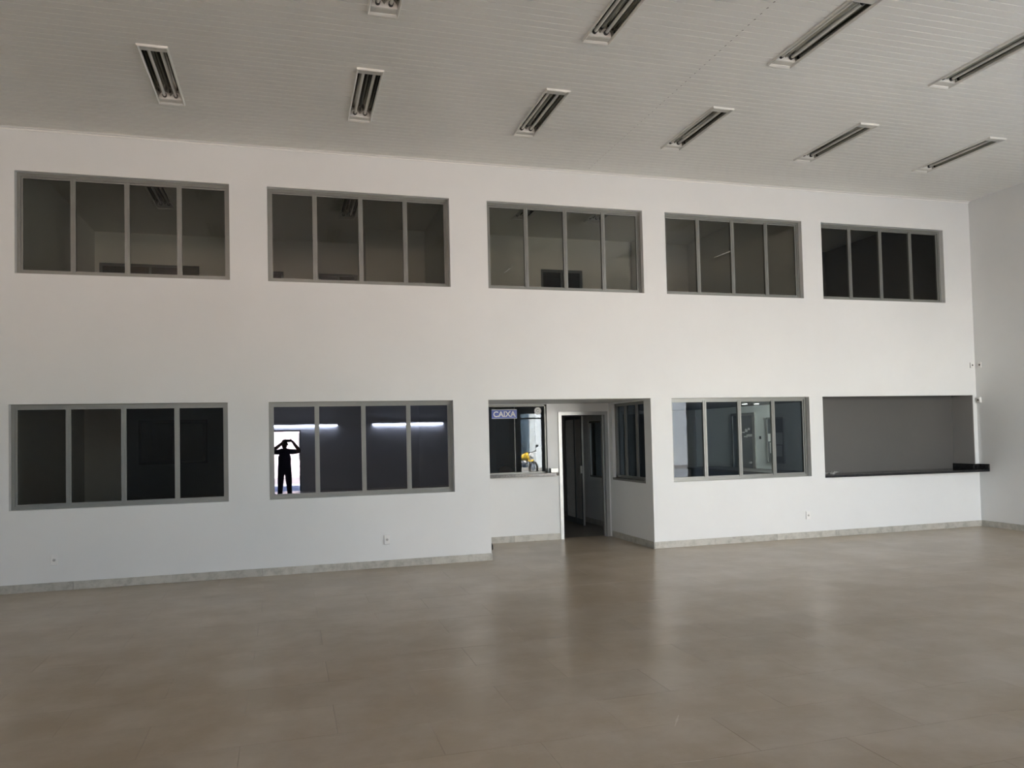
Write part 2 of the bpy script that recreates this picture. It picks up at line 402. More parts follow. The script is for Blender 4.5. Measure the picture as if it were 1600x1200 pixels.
# ------------------------------------------------------------------ windows
FY = D + 0.085          # front of the window frames
def window(name, x0, x1, z0, z1, panes, mulls=None, y=FY):
    root = empty(name, (x0, y, z0), kind='structure')
    L = lambda o: (setattr(o, 'location', (-x0, -y, -z0)), o)[1]
    fw, ft = 0.040, 0.06
    mb = MB()
    for (a, b2, c, d) in ((x0, x1, z1-fw, z1), (x0, x1, z0, z0+fw), (x0, x0+fw, z0+fw, z1-fw), (x1-fw, x1, z0+fw, z1-fw)):
        mb.box(a, b2, y, y+ft, c, d)
    L(mb.build('frame', M['frame'], root))
    mb = MB(); s = 0.022
    a0, a1, c0, c1 = x0+fw, x1-fw, z0+fw, z1-fw
    for (a, b2, c, d) in ((a0, a1, c1-s, c1), (a0, a1, c0, c0+s), (a0, a0+s, c0+s, c1-s), (a1-s, a1, c0+s, c1-s)):
        mb.box(a, b2, y+0.014, y+0.045, c, d)
    L(mb.build('sash_frame', M['frame'], root))
    n = len(panes); mw = 0.058
    cs = mulls or [x0 + (x1-x0)*i/n for i in range(1, n)]
    for c in cs:
        mb = MB(); mb.box(c-mw/2, c+mw/2, y+0.004, y+0.05, c0, c1); mb.box(c-0.006, c+0.006, y-0.002, y+0.004, c0, c1)
        L(mb.build('mullion', M['frame'], root))
    edges = [a0+s] + [e for c in cs for e in (c-mw/2, c+mw/2)] + [a1-s]
    for i in range(n):
        mb = MB(); yy = y+0.030
        mb.quad((edges[2*i], yy, c0+s), (edges[2*i+1], yy, c0+s), (edges[2*i+1], yy, c1-s), (edges[2*i], yy, c1-s))
        L(mb.build('pane', panes[i], root, fix=False))
    return root
WU = []
for i, (a, b2) in enumerate(UP):
    WU.append(window('window_%d' % (i+1), a, b2, UZ[0], UZ[1], [M['glass_up']]*4))
# pale scuffs on the glass
def scuff(root, p, q, w):
    mb = MB(); P_ = [(p[0], p[1]-w*0.15), ((p[0]+q[0])/2, (p[1]+q[1])/2-w/2), (q[0], q[1]-w/2), (q[0], q[1]+w/2), ((p[0]+q[0])/2, (p[1]+q[1])/2+w/2), (p[0], p[1]+w*0.15)]
    mb.prism(P_, 'y', FY+0.027, FY+0.0285); o = mb.build('scuff', mat('glass_scuff', (0.30, 0.30, 0.27), 0.6), root); o.location = -root.location
scuff(WU[3], (6.37, 4.399), (6.66, 4.512), 0.013); scuff(WU[2], (2.969, 4.02), (3.085, 4.112), 0.014)
window('window_6', LO[0][0], LO[0][1], LZ[0], LZ[1], [M['glass_lo'], M['glass_lo'], M['glass_dark'], M['glass_dark']])
window('window_7', LO[1][0], LO[1][1], LZ[0], LZ[1], [M['glass_film']]*4)
window('window_8', LO[3][0], LO[3][1], LZ[0], LZ[1], [M['glass_room'], M['glass_room'], M['glass_clear'], M['glass_dark']])

# side window in the alcove (runs along y): frame, two mullions in view, dark panes
root = empty('window_9', (AX1+0.05, SW[0], SW[2]), kind='structure')
def loc9(o): o.location = (-(AX1+0.05), -SW[0], -SW[2]); return o
mb = MB(); xx = AX1+0.05
for (a, b2, c, d) in ((SW[0], SW[1], SW[3]-0.045, SW[3]), (SW[0], SW[1], SW[2], SW[2]+0.045), (SW[0], SW[0]+0.045, SW[2], SW[3]), (SW[1]-0.07, SW[1], SW[2], SW[3])):
    mb.box(xx, xx+0.06, a, b2, c, d)
loc9(mb.build('frame', M['frame'], root))
cs = [11.196, 11.618]; ed = [SW[0]+0.045] + [e for c in cs for e in (c-0.028, c+0.028)] + [SW[1]-0.07]
for c in cs:
    mb = MB(); mb.box(xx+0.004, xx+0.05, c-0.028, c+0.028, SW[2]+0.045, SW[3]-0.045); loc9(mb.build('mullion', M['frame'], root))
for i in range(3):
    mb = MB(); mb.quad((xx+0.03, ed[2*i], SW[2]+0.045), (xx+0.03, ed[2*i+1], SW[2]+0.045), (xx+0.03, ed[2*i+1], SW[3]-0.045), (xx+0.03, ed[2*i], SW[3]-0.045))
    loc9(mb.build('pane', M['glass_side'], root, fix=False))
mb = MB(); mb.box(AX1-0.012, AX1+0.05, SW[0], SW[1], SW[2]-0.035, SW[2]); loc9(mb.build('window_sill', M['frame'], root))

# cashier window: frame, two overlapping panes, half-round pass-through at the foot of the left pane
root = empty('window_10', (CW[0], YA, CW[2]), kind='structure')
def loc10(o): o.location = (-CW[0], -YA, -CW[2]); return o
mb = MB(); yy = YA+0.03; fw = 0.032
for (a, b2, c, d) in ((CW[0], CW[1], CW[3]-fw, CW[3]), (CW[0], CW[1], CW[2], CW[2]+0.02), (CW[0], CW[0]+fw, CW[2], CW[3]), (CW[1]-fw, CW[1], CW[2], CW[3])):
    mb.box(a, b2, yy, yy+0.05, c, d)
loc10(mb.build('frame', M['frame'], root))
cx, rr = 3.371, 0.105
pts = [(CW[0]+fw, CW[2]+0.02), (cx-rr-0.02, CW[2]+0.02)] + [(cx-(rr+0.02)*math.cos(t*math.pi/14), CW[2]+0.02+rr*math.sin(t*math.pi/14)**0.8) for t in range(1, 14)] + [(cx+rr+0.02, CW[2]+0.02), (3.535, CW[2]+0.02), (3.535, CW[3]-fw), (CW[0]+fw, CW[3]-fw)]
me = bpy.data.meshes.new('pane'); me.from_pydata([(p[0], yy+0.016, p[1]) for p in pts], [], [tuple(range(len(pts)))]); me.materials.append(M['glass_box'])
o = bpy.data.objects.new('pane', me); COL.objects.link(o); o.parent = root; loc10(o)
mb = MB(); mb.quad((3.52, yy+0.03, CW[2]+0.02), (CW[1]-fw, yy+0.03, CW[2]+0.02), (CW[1]-fw, yy+0.03, CW[3]-fw), (3.52, yy+0.03, CW[3]-fw))
loc10(mb.build('pane', M['glass_box'], root, fix=False))
mb = MB(); mb.prism([(cx+(rr+0.03)*math.cos(t*math.pi/14), CW[2]+0.02+(rr+0.01)*math.sin(t*math.pi/14)) for t in range(15)], 'y', yy+0.034, yy+0.042); loc10(mb.build('pass_through_dark', M['dark'], root))  # black plate stands in for the darkness behind the opening
loc10(bx('pane_edge', M['leafgrey'], root, 3.528, 3.536, yy+0.014, yy+0.022, CW[2]+0.02, CW[3]-fw))

# ------------------------------------------------------------------ doorway into the corridor, door left open inside
root = empty('door_1', (DR[0], YA, 0), kind='structure')
mb = MB(); jw = 0.056
mb.box(DR[0]-0.0, DR[0]+jw, YA-0.018, YA+0.16, 0, DR[3]); mb.box(DR[0]+jw, DR[0]+jw+0.012, YA+0.06, YA+0.1, 0, DR[3]-jw)
o = mb.build('jamb', M['bright'], root); o.location = (-DR[0], -YA, 0)
mb = MB(); mb.box(DR[1]-jw, DR[1], YA-0.018, YA+0.16, 0, DR[3]); mb.box(DR[1]-jw-0.012, DR[1]-jw, YA+0.06, YA+0.1, 0, DR[3]-jw)
o = mb.build('jamb', M['bright'], root); o.location = (-DR[0], -YA, 0)
mb = MB(); mb.box(DR[0]+jw, DR[1]-jw, YA-0.018, YA+0.16, DR[3]-jw, DR[3])
o = mb.build('head', M['bright'], root); o.location = (-DR[0], -YA, 0)

XC = 5.56                        # corridor's right wall
CWIN = (13.40, 14.10, 0.89, 1.95)
wall('wall_corridor_right', M['wall'], YA+0.15, 17.0, 0, 2.5, XC, XC+0.12, [CWIN], axis='y')
wall('wall_corridor_left', M['room'], YA+0.15, 17.0, 0, 2.5, 4.08, 4.20, axis='y')
wall('wall_corridor_end', M['grey'], 2.5, 10.2, 0, 2.5, 17.0, 17.15)
baseboard('baseboard_corridor', 'y', YA+0.2, 16.8, XC, -1, start=YA+0.2)
root = empty('window_11', (XC, CWIN[0], CWIN[2]), kind='structure')
mb = MB()
for (a, b2, c, d) in ((CWIN[0], CWIN[1], CWIN[3]-0.03, CWIN[3]), (CWIN[0], CWIN[1], CWIN[2], CWIN[2]+0.03), (CWIN[0], CWIN[0]+0.03, CWIN[2], CWIN[3]), (CWIN[1]-0.03, CWIN[1], CWIN[2], CWIN[3])):
    mb.box(XC+0.01, XC+0.05, a, b2, c, d)
o = mb.build('frame', M['frame'], root); o.location = (-XC, -CWIN[0], -CWIN[2])
mb = MB(); mb.quad((XC+0.03, CWIN[0]+0.03, CWIN[2]+0.03), (XC+0.03, CWIN[1]-0.03, CWIN[2]+0.03), (XC+0.03, CWIN[1]-0.03, CWIN[3]-0.03), (XC+0.03, CWIN[0]+0.03, CWIN[3]-0.03))
o = mb.build('pane', M['glass_dark'], root, fix=False); o.location = (-XC, -CWIN[0], -CWIN[2])

# the aluminium door leaf standing open in the corridor
lf = empty('door_leaf', (5.28, 13.70, 0), label='aluminium door with textured glass standing open inside the dark corridor', cat='door')
def lf_box(name, m, y0, y1, z0, z1, x0=-0.018, x1=0.018):
    mb = MB(); mb.box(x0, x1, y0, y1, z0, z1); return mb.build(name, m, lf)
lf_box('stile', M['leafgrey'], 0.0, 0.045, 0.012, 2.05); lf_box('stile', M['leafgrey'], 0.36, 0.42, 0.012, 2.05); lf_box('stile', M['leafgrey'], 0.87, 0.92, 0.012, 2.05)
lf_box('rail', M['leafgrey'], 0.045, 0.87, 0.012, 0.12, -0.016, 0.016); lf_box('rail', M['leafgrey'], 0.045, 0.87, 1.99, 2.05, -0.016, 0.016)
lf_box('glass_panel', M['lining'], 0.045, 0.36, 0.12, 1.99, -0.008, 0.008); lf_box('glass_panel', M['frost'], 0.42, 0.87, 0.12, 1.99, -0.008, 0.008)
lf_box('edge_strip', M['bright'], -0.006, 0.0, 0.012, 2.05); lf_box('door_handle', M['bright'], 0.015, 0.03, 0.98, 1.12, -0.05, -0.018)

# ------------------------------------------------------------------ rooms behind the front wall
YI = D + WT
# ground floor
wall('wall_office_back', M['room'], -3.6, 4.20, 0, 2.5, 15.47, 15.6, [(-2.58, -1.42, 1.34, 2.14)])
wall('wall_office_left', M['room'], YI, 15.47, 0, 2.5, -3.6, -3.45, axis='y')
wall('wall_office_partition', M['room'], YI, 15.47, 0, 2.5, -0.52, -0.42, axis='y')
wall('wall_office_right', M['room'], YI, 15.47, 0, 2.5, 2.50, 2.535, axis='y')
root = empty('window_12', (-2.58, 15.47, 1.34), kind='structure')
mb = MB()
for (a, b2, c, d) in ((0, 1.16, 0.76, 0.80), (0, 1.16, 0, 0.04), (0, 0.04, 0.04, 0.76), (1.12, 1.16, 0.04, 0.76), (0.56, 0.60, 0.04, 0.76)):
    mb.box(a, b2, 0.01, 0.06, c, d)
mb.build('frame', M['frame'], root)
for a in (0.04, 0.60):
    mb = MB(); mb.quad((a, 0.04, 0.04), (a+0.52, 0.04, 0.04), (a+0.52, 0.04, 0.76), (a, 0.04, 0.76)); mb.build('pane', M['glass_dark'], root, fix=False)
o = bx('dark_backing_office', M['dark'], None, -3.6, 4.2, 15.9, 15.95, 0, 5.9); o['kind'] = 'structure'  # black sheet imitates unlit rooms behind the back openings
for nm, a, b2, c, d in (('ceiling_office', -3.6, 2.535, YI, 15.6), ('ceiling_cashier', 2.5, 4.2, YA+0.15, 15.6), ('ceiling_corridor', 4.2, XC+0.12, YA+0.15, 17.15)):
    o = bx(nm, M['room'], None, a, b2, c, d, 2.5, 2.56); o['kind'] = 'structure'
# office behind the window beside the hatch: low ceiling, white wall with door and notice board
XO = 9.50
OZ = 2.228
wall('wall_office_white', M['roomgreen'], 11.2, 17.0, 0, OZ, XO, XO+0.12, axis='y')
wall('wall_side_office_partition', M['room'], YI, YA+0.15, 0, OZ, AX1+0.151, AX1+0.30, [(SW[0], SW[1], SW[2], SW[3])], axis='y')
o = bx('ceiling_side_office', M['grey'], None, AX1+0.15, XO+0.12, YI, 17.0, OZ, OZ+0.05); o['kind'] = 'structure'
# mezzanine floor and rooms
o = bx('floor_mezzanine', M['room'], None, -3.6, XR, YI, 17.0, 2.66, 2.9); o['kind'] = 'structure'
MZ = 2.9
A_H = [(-3.2, -1.53, MZ, 4.985), (-0.95, -0.036, MZ, 4.94), (0.614, 1.36, MZ, 4.93)]
wall('wall_mezzanine_back', M['room'], -3.27, 1.40, MZ, ZC, 15.47, 15.6, A_H)
wall('wall_mezzanine_left', M['room'], YI, 15.6, MZ, ZC, -3.42, -3.27, axis='y')
wall('wall_mezzanine_closet', M['room'], 1.40, 7.92, MZ, ZC, 14.30, 14.42, [(4.741, 5.602, MZ, 4.925)])
wall('wall_mezzanine_closet_side', M['room'], 14.42, 15.6, MZ, ZC, 1.40, 1.5, axis='y')
wall('wall_mezzanine_partition', M['room'], YI, 14.30, MZ, ZC, 2.49, 2.60, axis='y')
wall('wall_mezzanine_pier', M['room'], 6.66, 7.10, MZ, ZC, 14.10, 14.30)
wall('wall_mezzanine_side', M['room'], YI, 14.30, MZ, ZC, 7.92, 8.05, axis='y')
wall('wall_mezzanine_dark_back', M['grey'], 8.05, XR, MZ, ZC, 14.3, 14.42)
wall('wall_mezzanine_dark_right', M['grey'], YI, 14.42, MZ, ZC, XR, XR+0.2, axis='y')
o = bx('dark_backing_mezzanine', M['dark'], None, 1.5, 8.0, 15.0, 15.05, MZ, ZC); o['kind'] = 'structure'  # another black sheet, in place of the unlit space behind
# dark glazing in the back openings of the mezzanine
def back_window(n, x0, x1, y, z1):
    root = empty('window_%d' % n, (x0, y, MZ), kind='structure'); w, h = x1-x0, z1-MZ
    mb = MB(); mb.box(0, w, 0.02, 0.07, h-0.05, h); mb.box(0, 0.05, 0.02, 0.07, 0, h-0.05); mb.box(w-0.05, w, 0.02, 0.07, 0, h-0.05); mb.box(w/2-0.02, w/2+0.02, 0.02, 0.07, 0, h-0.05)
    mb.build('frame', M['leafgrey'], root)
    for a, c in ((0.05, w/2-0.02), (w/2+0.02, w-0.05)):
        mb = MB(); mb.quad((a, 0.05, 0), (c, 0.05, 0), (c, 0.05, h-0.05), (a, 0.05, h-0.05)); mb.build('pane', M['glass_dark'], root, fix=False)
for i, hh in enumerate(A_H): back_window(13+i, hh[0], hh[1], 15.47, hh[3])
back_window(16, 4.741, 5.602, 14.30, 4.925)
# mezzanine ceiling
MFIX = [(-1.85, 13.03), (1.03, 13.07), (3.97, 12.48), (5.30, 12.38)]
def flat_ceiling(name, x0, x1, y0, y1, fx):
    xs = [x0] + [e for (a, _) in fx for e in (a-HW, a+HW)] + [x1]
    mb = MB()
    for i in range(len(xs)-1):
        if i % 2 == 0: mb.box(xs[i], xs[i+1], y0, y1, ZC, ZC+0.02)
        else:
            f = fx[i//2]; mb.box(xs[i], xs[i+1], y0, f[1]-HL, ZC, ZC+0.02); mb.box(xs[i], xs[i+1], f[1]+HL, y1, ZC, ZC+0.02)
    o = mb.build(name, M['ceil']); o['kind'] = 'structure'
flat_ceiling('ceiling_mezzanine_left', -3.42, 2.6, YI, 15.6, MFIX[:2])
flat_ceiling('ceiling_mezzanine_right', 2.6, XR, YI, 15.6, MFIX[2:])

# ------------------------------------------------------------------ recessed two-tube ceiling lights
def make_light():
    t = empty('ceiling_light', (0, 0, ZC))
    ow, ol = 0.142, 0.685; iw, il = 0.118, 0.652
    mb = MB()
    # raised rim: outer edge on the ceiling, crest 22 mm down, inner edge going up into the trough
    def rimring(r0, z0, r1, z1):
        A = [(-r0[0], -r0[1]), (r0[0], -r0[1]), (r0[0], r0[1]), (-r0[0], r0[1])]; B = [(-r1[0], -r1[1]), (r1[0], -r1[1]), (r1[0], r1[1]), (-r1[0], r1[1])]
        for i in range(4):
            j = (i+1) % 4; mb.quad((*A[i], z0), (*A[j], z0), (*B[j], z1), (*B[i], z1))
    rimring((ow, ol), 0.002, (ow-0.003, ol-0.003), -0.016); rimring((ow-0.003, ol-0.003), -0.016, (ow-0.010, ol-0.010), -0.022)
    rimring((ow-0.010, ol-0.010), -0.022, (iw+0.002, il+0.002), -0.010); rimring((iw+0.002, il+0.002), -0.010, (iw, il), 0.06)
    mb.build('frame', M['lampwhite'], t, fix=False)
    prof = [(-0.1165, 0.0), (-0.110, 0.040), (-0.088, 0.068), (-0.058, 0.078), (-0.028, 0.066), (-0.010, 0.040), (0, 0.026), (0.010, 0.040), (0.028, 0.066), (0.058, 0.078), (0.088, 0.068), (0.110, 0.040), (0.1165, 0.0)]
    mb = MB()
    for i in range(len(prof)-1):
        (a, c), (b2, d) = prof[i], prof[i+1]
        mb.quad((a, -0.60, c), (b2, -0.60, d), (b2, 0.60, d), (a, 0.60, c))
    mb.build('reflector', M['lampmirror'], t, fix=False)
    for s in (-1, 1):
        mb = MB(); lo, hi = (0.560, 0.652) if s > 0 else (-0.652, -0.560)
        mb.box(-0.117, 0.117, lo, hi, -0.004, 0.004); mb.box(-0.117, 0.117, lo if s > 0 else hi-0.006, lo+0.006 if s > 0 else hi, 0.004, 0.085)
        for k in range(16):
            x = -0.1 + k*0.01333
            mb.box(x-0.0028, x+0.0028, lo+0.012, hi-0.012, -0.009, -0.004)
        mb.build('end_plate', M['lampwhite'], t, fix=False)
    for s in (-1, 1):
        mb = MB(); mb.cyl((0, 0, 0), 'y', 0.0165, 1.105, 14)
        tb = mb.build('tube', M['lamptube'], t, smooth=False); tb.location = (s*0.058, 0, 0.030)
        for e in (-1, 1):
            mb = MB(); mb.cyl((0, e*0.545, 0), 'y', 0.0225, 0.028, 14); mb.build('lamp_holder', M['black'], tb)
    return t
proto = make_light()
ordn = ['first', 'second', 'third', 'fourth', 'fifth', 'sixth']
lights = []
first = True
for ri, yy in enumerate(ROWC):
    for ci, x in enumerate(LX):
        o = proto if first else copy_tree(proto); first = False
        o.location = (x, yy, ZC)
        rowname = 'row nearest the long white wall' if ri == 0 else 'row farther from the windows'
        end = 'leftmost' if ci == 0 else ('rightmost' if ci == 5 else ordn[ci] + ' from the left')
        tag(o, 'recessed two-tube ceiling light, %s in the %s' % (end, rowname), 'ceiling light', 'recessed ceiling lights of the hall')
        lights.append(o)
# one lamp of the farther row has a tube slipped from its holder
loose = lights[6+3]
tb = [c for c in loose.children if c.name.startswith('tube')][1]
tb.rotation_euler = (math.radians(0.9), 0, math.radians(-1.6)); tb.location = (0.046, 0, 0.022)
loose['label'] = 'recessed ceiling light with a slipped tube, fourth from the left in the farther row'
names = ['behind the leftmost upper window', 'behind the second upper window', 'behind the left panes of the third upper window', 'behind the right panes of the third upper window']
for (x, yy), nm in zip(MFIX, names):
    o = copy_tree(proto); o.location = (x, yy, ZC)
    tag(o, 'dim two-tube ceiling light %s' % nm, 'ceiling light', 'ceiling lights of the upper rooms')

# ------------------------------------------------------------------ hatch with black counter, dark grey panel
LH = LO[4]
mb = MB()
yb = 11.00
mb.box(LH[0]-0.02, XR, yb, yb+0.04, 0.93, LZ[1]+0.02)
o = mb.build('wall_hatch_back', M['grey']); o['kind'] = 'structure'
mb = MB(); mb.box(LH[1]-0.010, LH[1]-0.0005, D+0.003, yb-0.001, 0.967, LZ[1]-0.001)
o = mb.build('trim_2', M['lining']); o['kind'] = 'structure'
mb = MB(); mb.box(LH[0]-0.06, LH[0]-0.02, YI, yb+0.04, 0.9, LZ[1]+0.06); mb.box(LH[1]+0.001, XR-0.001, YI, yb, 0.93, LZ[1]+0.02); mb.box(LH[0]-0.06, XR, YI, yb+0.04, LZ[1]+0.02, LZ[1]+0.06); mb.box(LH[0]-0.06, XR, YI, yb+0.04, 0.86, 0.90)
o = mb.build('wall_hatch_sides', M['grey']); o['kind'] = 'structure'
ct = empty('counter', (LH[0], D, 0.93), label='black granite counter in the wall hatch, jutting out beside the grey wall', cat='counter')
mb = MB(); z0, z1 = 0.9305, 0.966
pts = [(0.003, 0.004), (0.02, -0.015), (XR-LH[0]-0.005, -0.215), (XR-LH[0]-0.005, -0.002), (LH[1]-LH[0]-0.004, -0.002), (LH[1]-LH[0]-0.004, yb-D-0.002), (0.003, yb-D-0.002)]
mb.prism(pts, 'z', z0-0.93, z1-0.93); mb.build('slab', M['granite'], ct, bevel=0.003)
mb = MB(); mb.box(LH[1]-LH[0]-0.044, LH[1]-LH[0]-0.012, -0.002, yb-D-0.003, 0.036, 0.126); mb.box(XR-LH[0]-0.033, XR-LH[0]-0.004, -0.215, -0.002, 0.036, 0.126)
mb.box(LH[1]-LH[0]-0.012, XR-LH[0]-0.034, -0.030, -0.002, 0.036, 0.126)
mb.build('splashback', M['granite'], ct, bevel=0.003)
# crumpled wrapper with pen on the counter's left end
mb = MB(); rnd = random.Random(3)
def crumple(x0, y0, w, d, h, n=7):
    base = len(mb.v)
    for i in range(n+1):
        for j in range(4):
            mb.v.append((x0 + w*i/n + rnd.uniform(-.006, .006), y0 + d*j/3 + rnd.uniform(-.008, .008), max(0.001, rnd.uniform(0.1, 1)*h)))
    for i in range(n):
        for j in range(3):
            a = base+i*4+j; mb.f.append((a, a+1, a+5, a+4)); mb.m.append(0)
crumple(0.06, 0.05, 0.20, 0.10, 0.045); crumple(0.24, 0.10, 0.13, 0.06, 0.06)
o = mb.build('crumpled_wrapper', mat('clear_wrapper', (0.55, 0.55, 0.53), 0.25), fix=False); o.location = (LH[0], D+0.0, 0.967)
tag(o, 'crumpled clear plastic wrapper lying on the left end of the black counter', 'wrapper')

# ------------------------------------------------------------------ cashier shelf, sticker, sign, tray
mb = MB()
mb.prism([(AX0+0.002, YA-0.16), (4.16, YA-0.16), (4.215, YA-0.12), (4.215, YA-0.001), (AX0+0.002, YA-0.001)], 'z', 1.050, 1.098)
o = mb.build('cashier_shelf', M['gshelf'], bevel=0.004); tag(o, 'grey granite shelf under the cashier window', 'shelf')
mb = MB(); mb.box(0, 0.125, 0, 0.10, 0, 0.008); mb.box(0, 0.125, 0, 0.004, 0.008, 0.07); mb.box(0, 0.125, 0.096, 0.10, 0.008, 0.07); mb.box(0, 0.004, 0.004, 0.096, 0.008, 0.07); mb.box(0.121, 0.125, 0.004, 0.096, 0.008, 0.07)
o = mb.build('metal_tray', M['bright'], bevel=0.002); o.location = (4.075, YA-0.135, 1.099)
tag(o, 'small open metal box at the right end of the cashier shelf', 'box')
sg = empty('cashier_sign', (3.148, YA+0.03, 1.992), label='blue sticker reading CAIXA in white on the cashier window', cat='sign')
SWD, SHT = 0.425, 0.148
mb = MB(); mb.box(0, SWD, 0.010, 0.0125, 0, SHT); mb.build('sign_plate', M['blue'], sg)
mb = MB(); mb.box(0, SWD, 0.0085, 0.0098, SHT-0.010, SHT); mb.box(0, SWD, 0.0085, 0.0098, 0, 0.006); mb.build('sign_border', M['paper'], sg)
cu = bpy.data.curves.new('lettering', 'FONT'); cu.body = 'CAIXA'; cu.size = 0.125; cu.align_x = 'CENTER'; cu.extrude = 0.0006; cu.offset = 0.003
to = bpy.data.objects.new('t', cu); COL.objects.link(to); dg = bpy.context.evaluated_depsgraph_get()
lm = bpy.data.meshes.new_from_object(to.evaluated_get(dg)); bpy.data.objects.remove(to)
xs = [v.co.x for v in lm.vertices]; wd = max(xs)-min(xs)
lm.materials.clear(); lm.materials.append(M['paper'])
lo_ = bpy.data.objects.new('lettering', lm); COL.objects.link(lo_); lo_.parent = sg
lo_.location = (SWD/2, 0.0075, 0.030); lo_.rotation_euler = (math.pi/2, 0, 0); lo_.scale = (0.375/wd, 1, 1)
st = empty('round_sticker', (3.935, YA+0.045, 2.110), label='round white sticker with a ring motif in the top corner of the cashier window', cat='sticker')
mb = MB(); mb.cyl((0, 0.0125, 0), 'y', 0.060, 0.002, 32); mb.build('disc', M['paper'], st)
mb = MB()
def ring(r0, r1, y, a0=0, a1=2*math.pi, n=32):
    for i in range(n):
        t, u = a0+(a1-a0)*i/n, a0+(a1-a0)*(i+1)/n
        mb.quad((r0*math.cos(t), y, r0*math.sin(t)), (r0*math.cos(u), y, r0*math.sin(u)), (r1*math.cos(u), y, r1*math.sin(u)), (r1*math.cos(t), y, r1*math.sin(t)))
ring(0.050, 0.053, 0.0108); ring(0.018, 0.030, 0.0108, 0.5, 3.6, 14); ring(0.012, 0.022, 0.0108, 3.9, 6.0, 10)
mb.build('ring_motif', mat('sticker_grey', (0.35, 0.37, 0.36), 0.6), st, fix=False)

# ------------------------------------------------------------------ outlets and plates
def outlet(x, z, label):
    t = empty('wall_outlet', (x, D, z), label=label, cat='outlet', group='outlets low on the long wall')
    mb = MB(); mb.box(-0.038, 0.038, -0.018, 0, -0.061, 0.061); mb.build('cover_plate', M['white'], t, bevel=0.004)
    mb = MB(); mb.cyl((0, -0.019, 0), 'y', 0.017, 0.004, 20); mb.build('socket', mat('socket_grey', (0.5, 0.5, 0.48), 0.5), t)
    mb = MB()
    for dx, dz in ((-0.009, 0), (0.009, 0), (0, -0.005)): mb.cyl((dx, -0.0215, dz), 'y', 0.0026, 0.002, 8)
    mb.build('pin_hole', M['black'], t)
outlet(-2.68, 0.365, 'white wall outlet under the leftmost lower window')
outlet(1.25, 0.372, 'white wall outlet under the mirrored window that reflects the photographer')
outlet(7.82, 0.358, 'white wall outlet between the office window and the counter')
def plate(loc, rz, label, d=0.03):
    t = empty('junction_plate', loc, label=label, cat='wall plate', group='small metal plates at the room corner'); t.rotation_euler = (0, 0, rz)
    mb = MB(); mb.box(-0.032, 0.032, -d, 0, -0.045, 0.045); mb.build('box', M['steel'] if False else M['white'], t, bevel=0.003)
    mb = MB(); mb.cyl((0, -d-0.001, 0), 'y', 0.014, 0.003, 14); mb.build('hole', M['black'], t)
    mb = MB(); mb.cyl((0, -d-0.001, 0.033), 'y', 0.004, 0.003, 8); mb.build('screw', M['steel'], t)
    mb = MB(); mb.cyl((0, -d-0.001, -0.033), 'y', 0.004, 0.003, 8); mb.build('screw', M['steel'], t)
plate((11.175, D, 2.73), 0, 'small plate with a dark hole on the white wall, above the hatch corner')
plate((XR, 10.46, 2.73), math.pi/2*3, 'small plate on the grey side wall, upper of two at the corner', d=0.012)
plate((XR, 10.49, 2.135), math.pi/2*3, 'small plate with a dark hole at the hatch corner, lower of the plates', d=0.04)
for o in list(COL.objects):
    if o.name.startswith('junction_plate') and o.location.x > 11.2: o.rotation_euler = (0, 0, -math.pi/2)

# small black bag on the alcove floor, half hidden by the wall's edge
mb = MB(); n = 14
prev = None
for i, (z, r) in enumerate(((0.002, 0.045), (0.03, 0.062), (0.08, 0.060), (0.12, 0.045), (0.145, 0.02), (0.155, 0.012))):
    for k in range(n):
        a = 2*math.pi*k/n; q = r*(1+0.12*math.sin(3*a+i)); mb.v.append((q*math.cos(a), q*math.sin(a), z))
for i in range(5):
    for k in range(n): mb.f.append((i*n+k, i*n+(k+1) % n, (i+1)*n+(k+1) % n, (i+1)*n+k)); mb.m.append(0)
mb.f.append(tuple(range(n-1, -1, -1))); mb.f.append(tuple(5*n+k for k in range(n))); mb.m += [0, 0]
o = mb.build('black_bag', M['black'], smooth=True); o.location = (2.855, 11.40, 0)
tag(o, 'small black bag on the alcove floor peeking out from behind the wall edge', 'bag')

# ------------------------------------------------------------------ side office contents seen through its clear pane
root = empty('door_2', (XO, 14.46, 0), kind='structure')
def d2(name, m, y0, y1, z0, z1, x0, x1):
    mb = MB(); mb.box(x0, x1, y0, y1, z0, z1); return mb.build(name, m, root)
d2('jamb', M['frame'], 0, 0.06, 0, 2.085, -0.03, 0); d2('jamb', M['frame'], 0.86, 0.92, 0, 2.085, -0.03, 0); d2('head', M['frame'], 0.06, 0.86, 2.025, 2.085, -0.03, 0)
lp = d2('leaf', M['leafgrey'], 0.06, 0.86, 0.01, 2.025, -0.012, 0); 
mb = MB(); mb.box(-0.03, -0.018, 0.06, 0.10, 0.01, 2.025); mb.build('stile', M['frame'], lp)
mb = MB(); mb.cyl((-0.045, 0.17, 1.02), 'x', 0.025, 0.05, 14); mb.build('door_handle', M['steel'], lp)
mb = MB(); rnd = random.Random(5)
for k in range(9):
    yy, zz = rnd.uniform(0.12, 0.42), rnd.uniform(1.53, 1.72); mb.box(-0.016, -0.0125, yy, yy+rnd.uniform(0.04, 0.1), zz, zz+rnd.uniform(0.02, 0.06))
mb.build('torn_sticker', M['paper'], lp)
nb = empty('notice_board', (XO, 13.45, 1.03), label='tall framed notice board with papers on the office wall, seen through the clear pane', cat='notice board')
mb = MB(); mb.box(-0.03, -0.001, 0, 0.58, 0, 0.93); mb.build('backing', M['leafgrey'], nb)
mb = MB()
for (a, b2, c, d) in ((0, 0.58, 0.90, 0.93), (0, 0.58, 0, 0.03), (0, 0.025, 0, 0.93), (0.555, 0.58, 0, 0.93)): mb.box(-0.038, -0.03, a, b2, c, d)
mb.build('board_frame', M['frame'], nb)
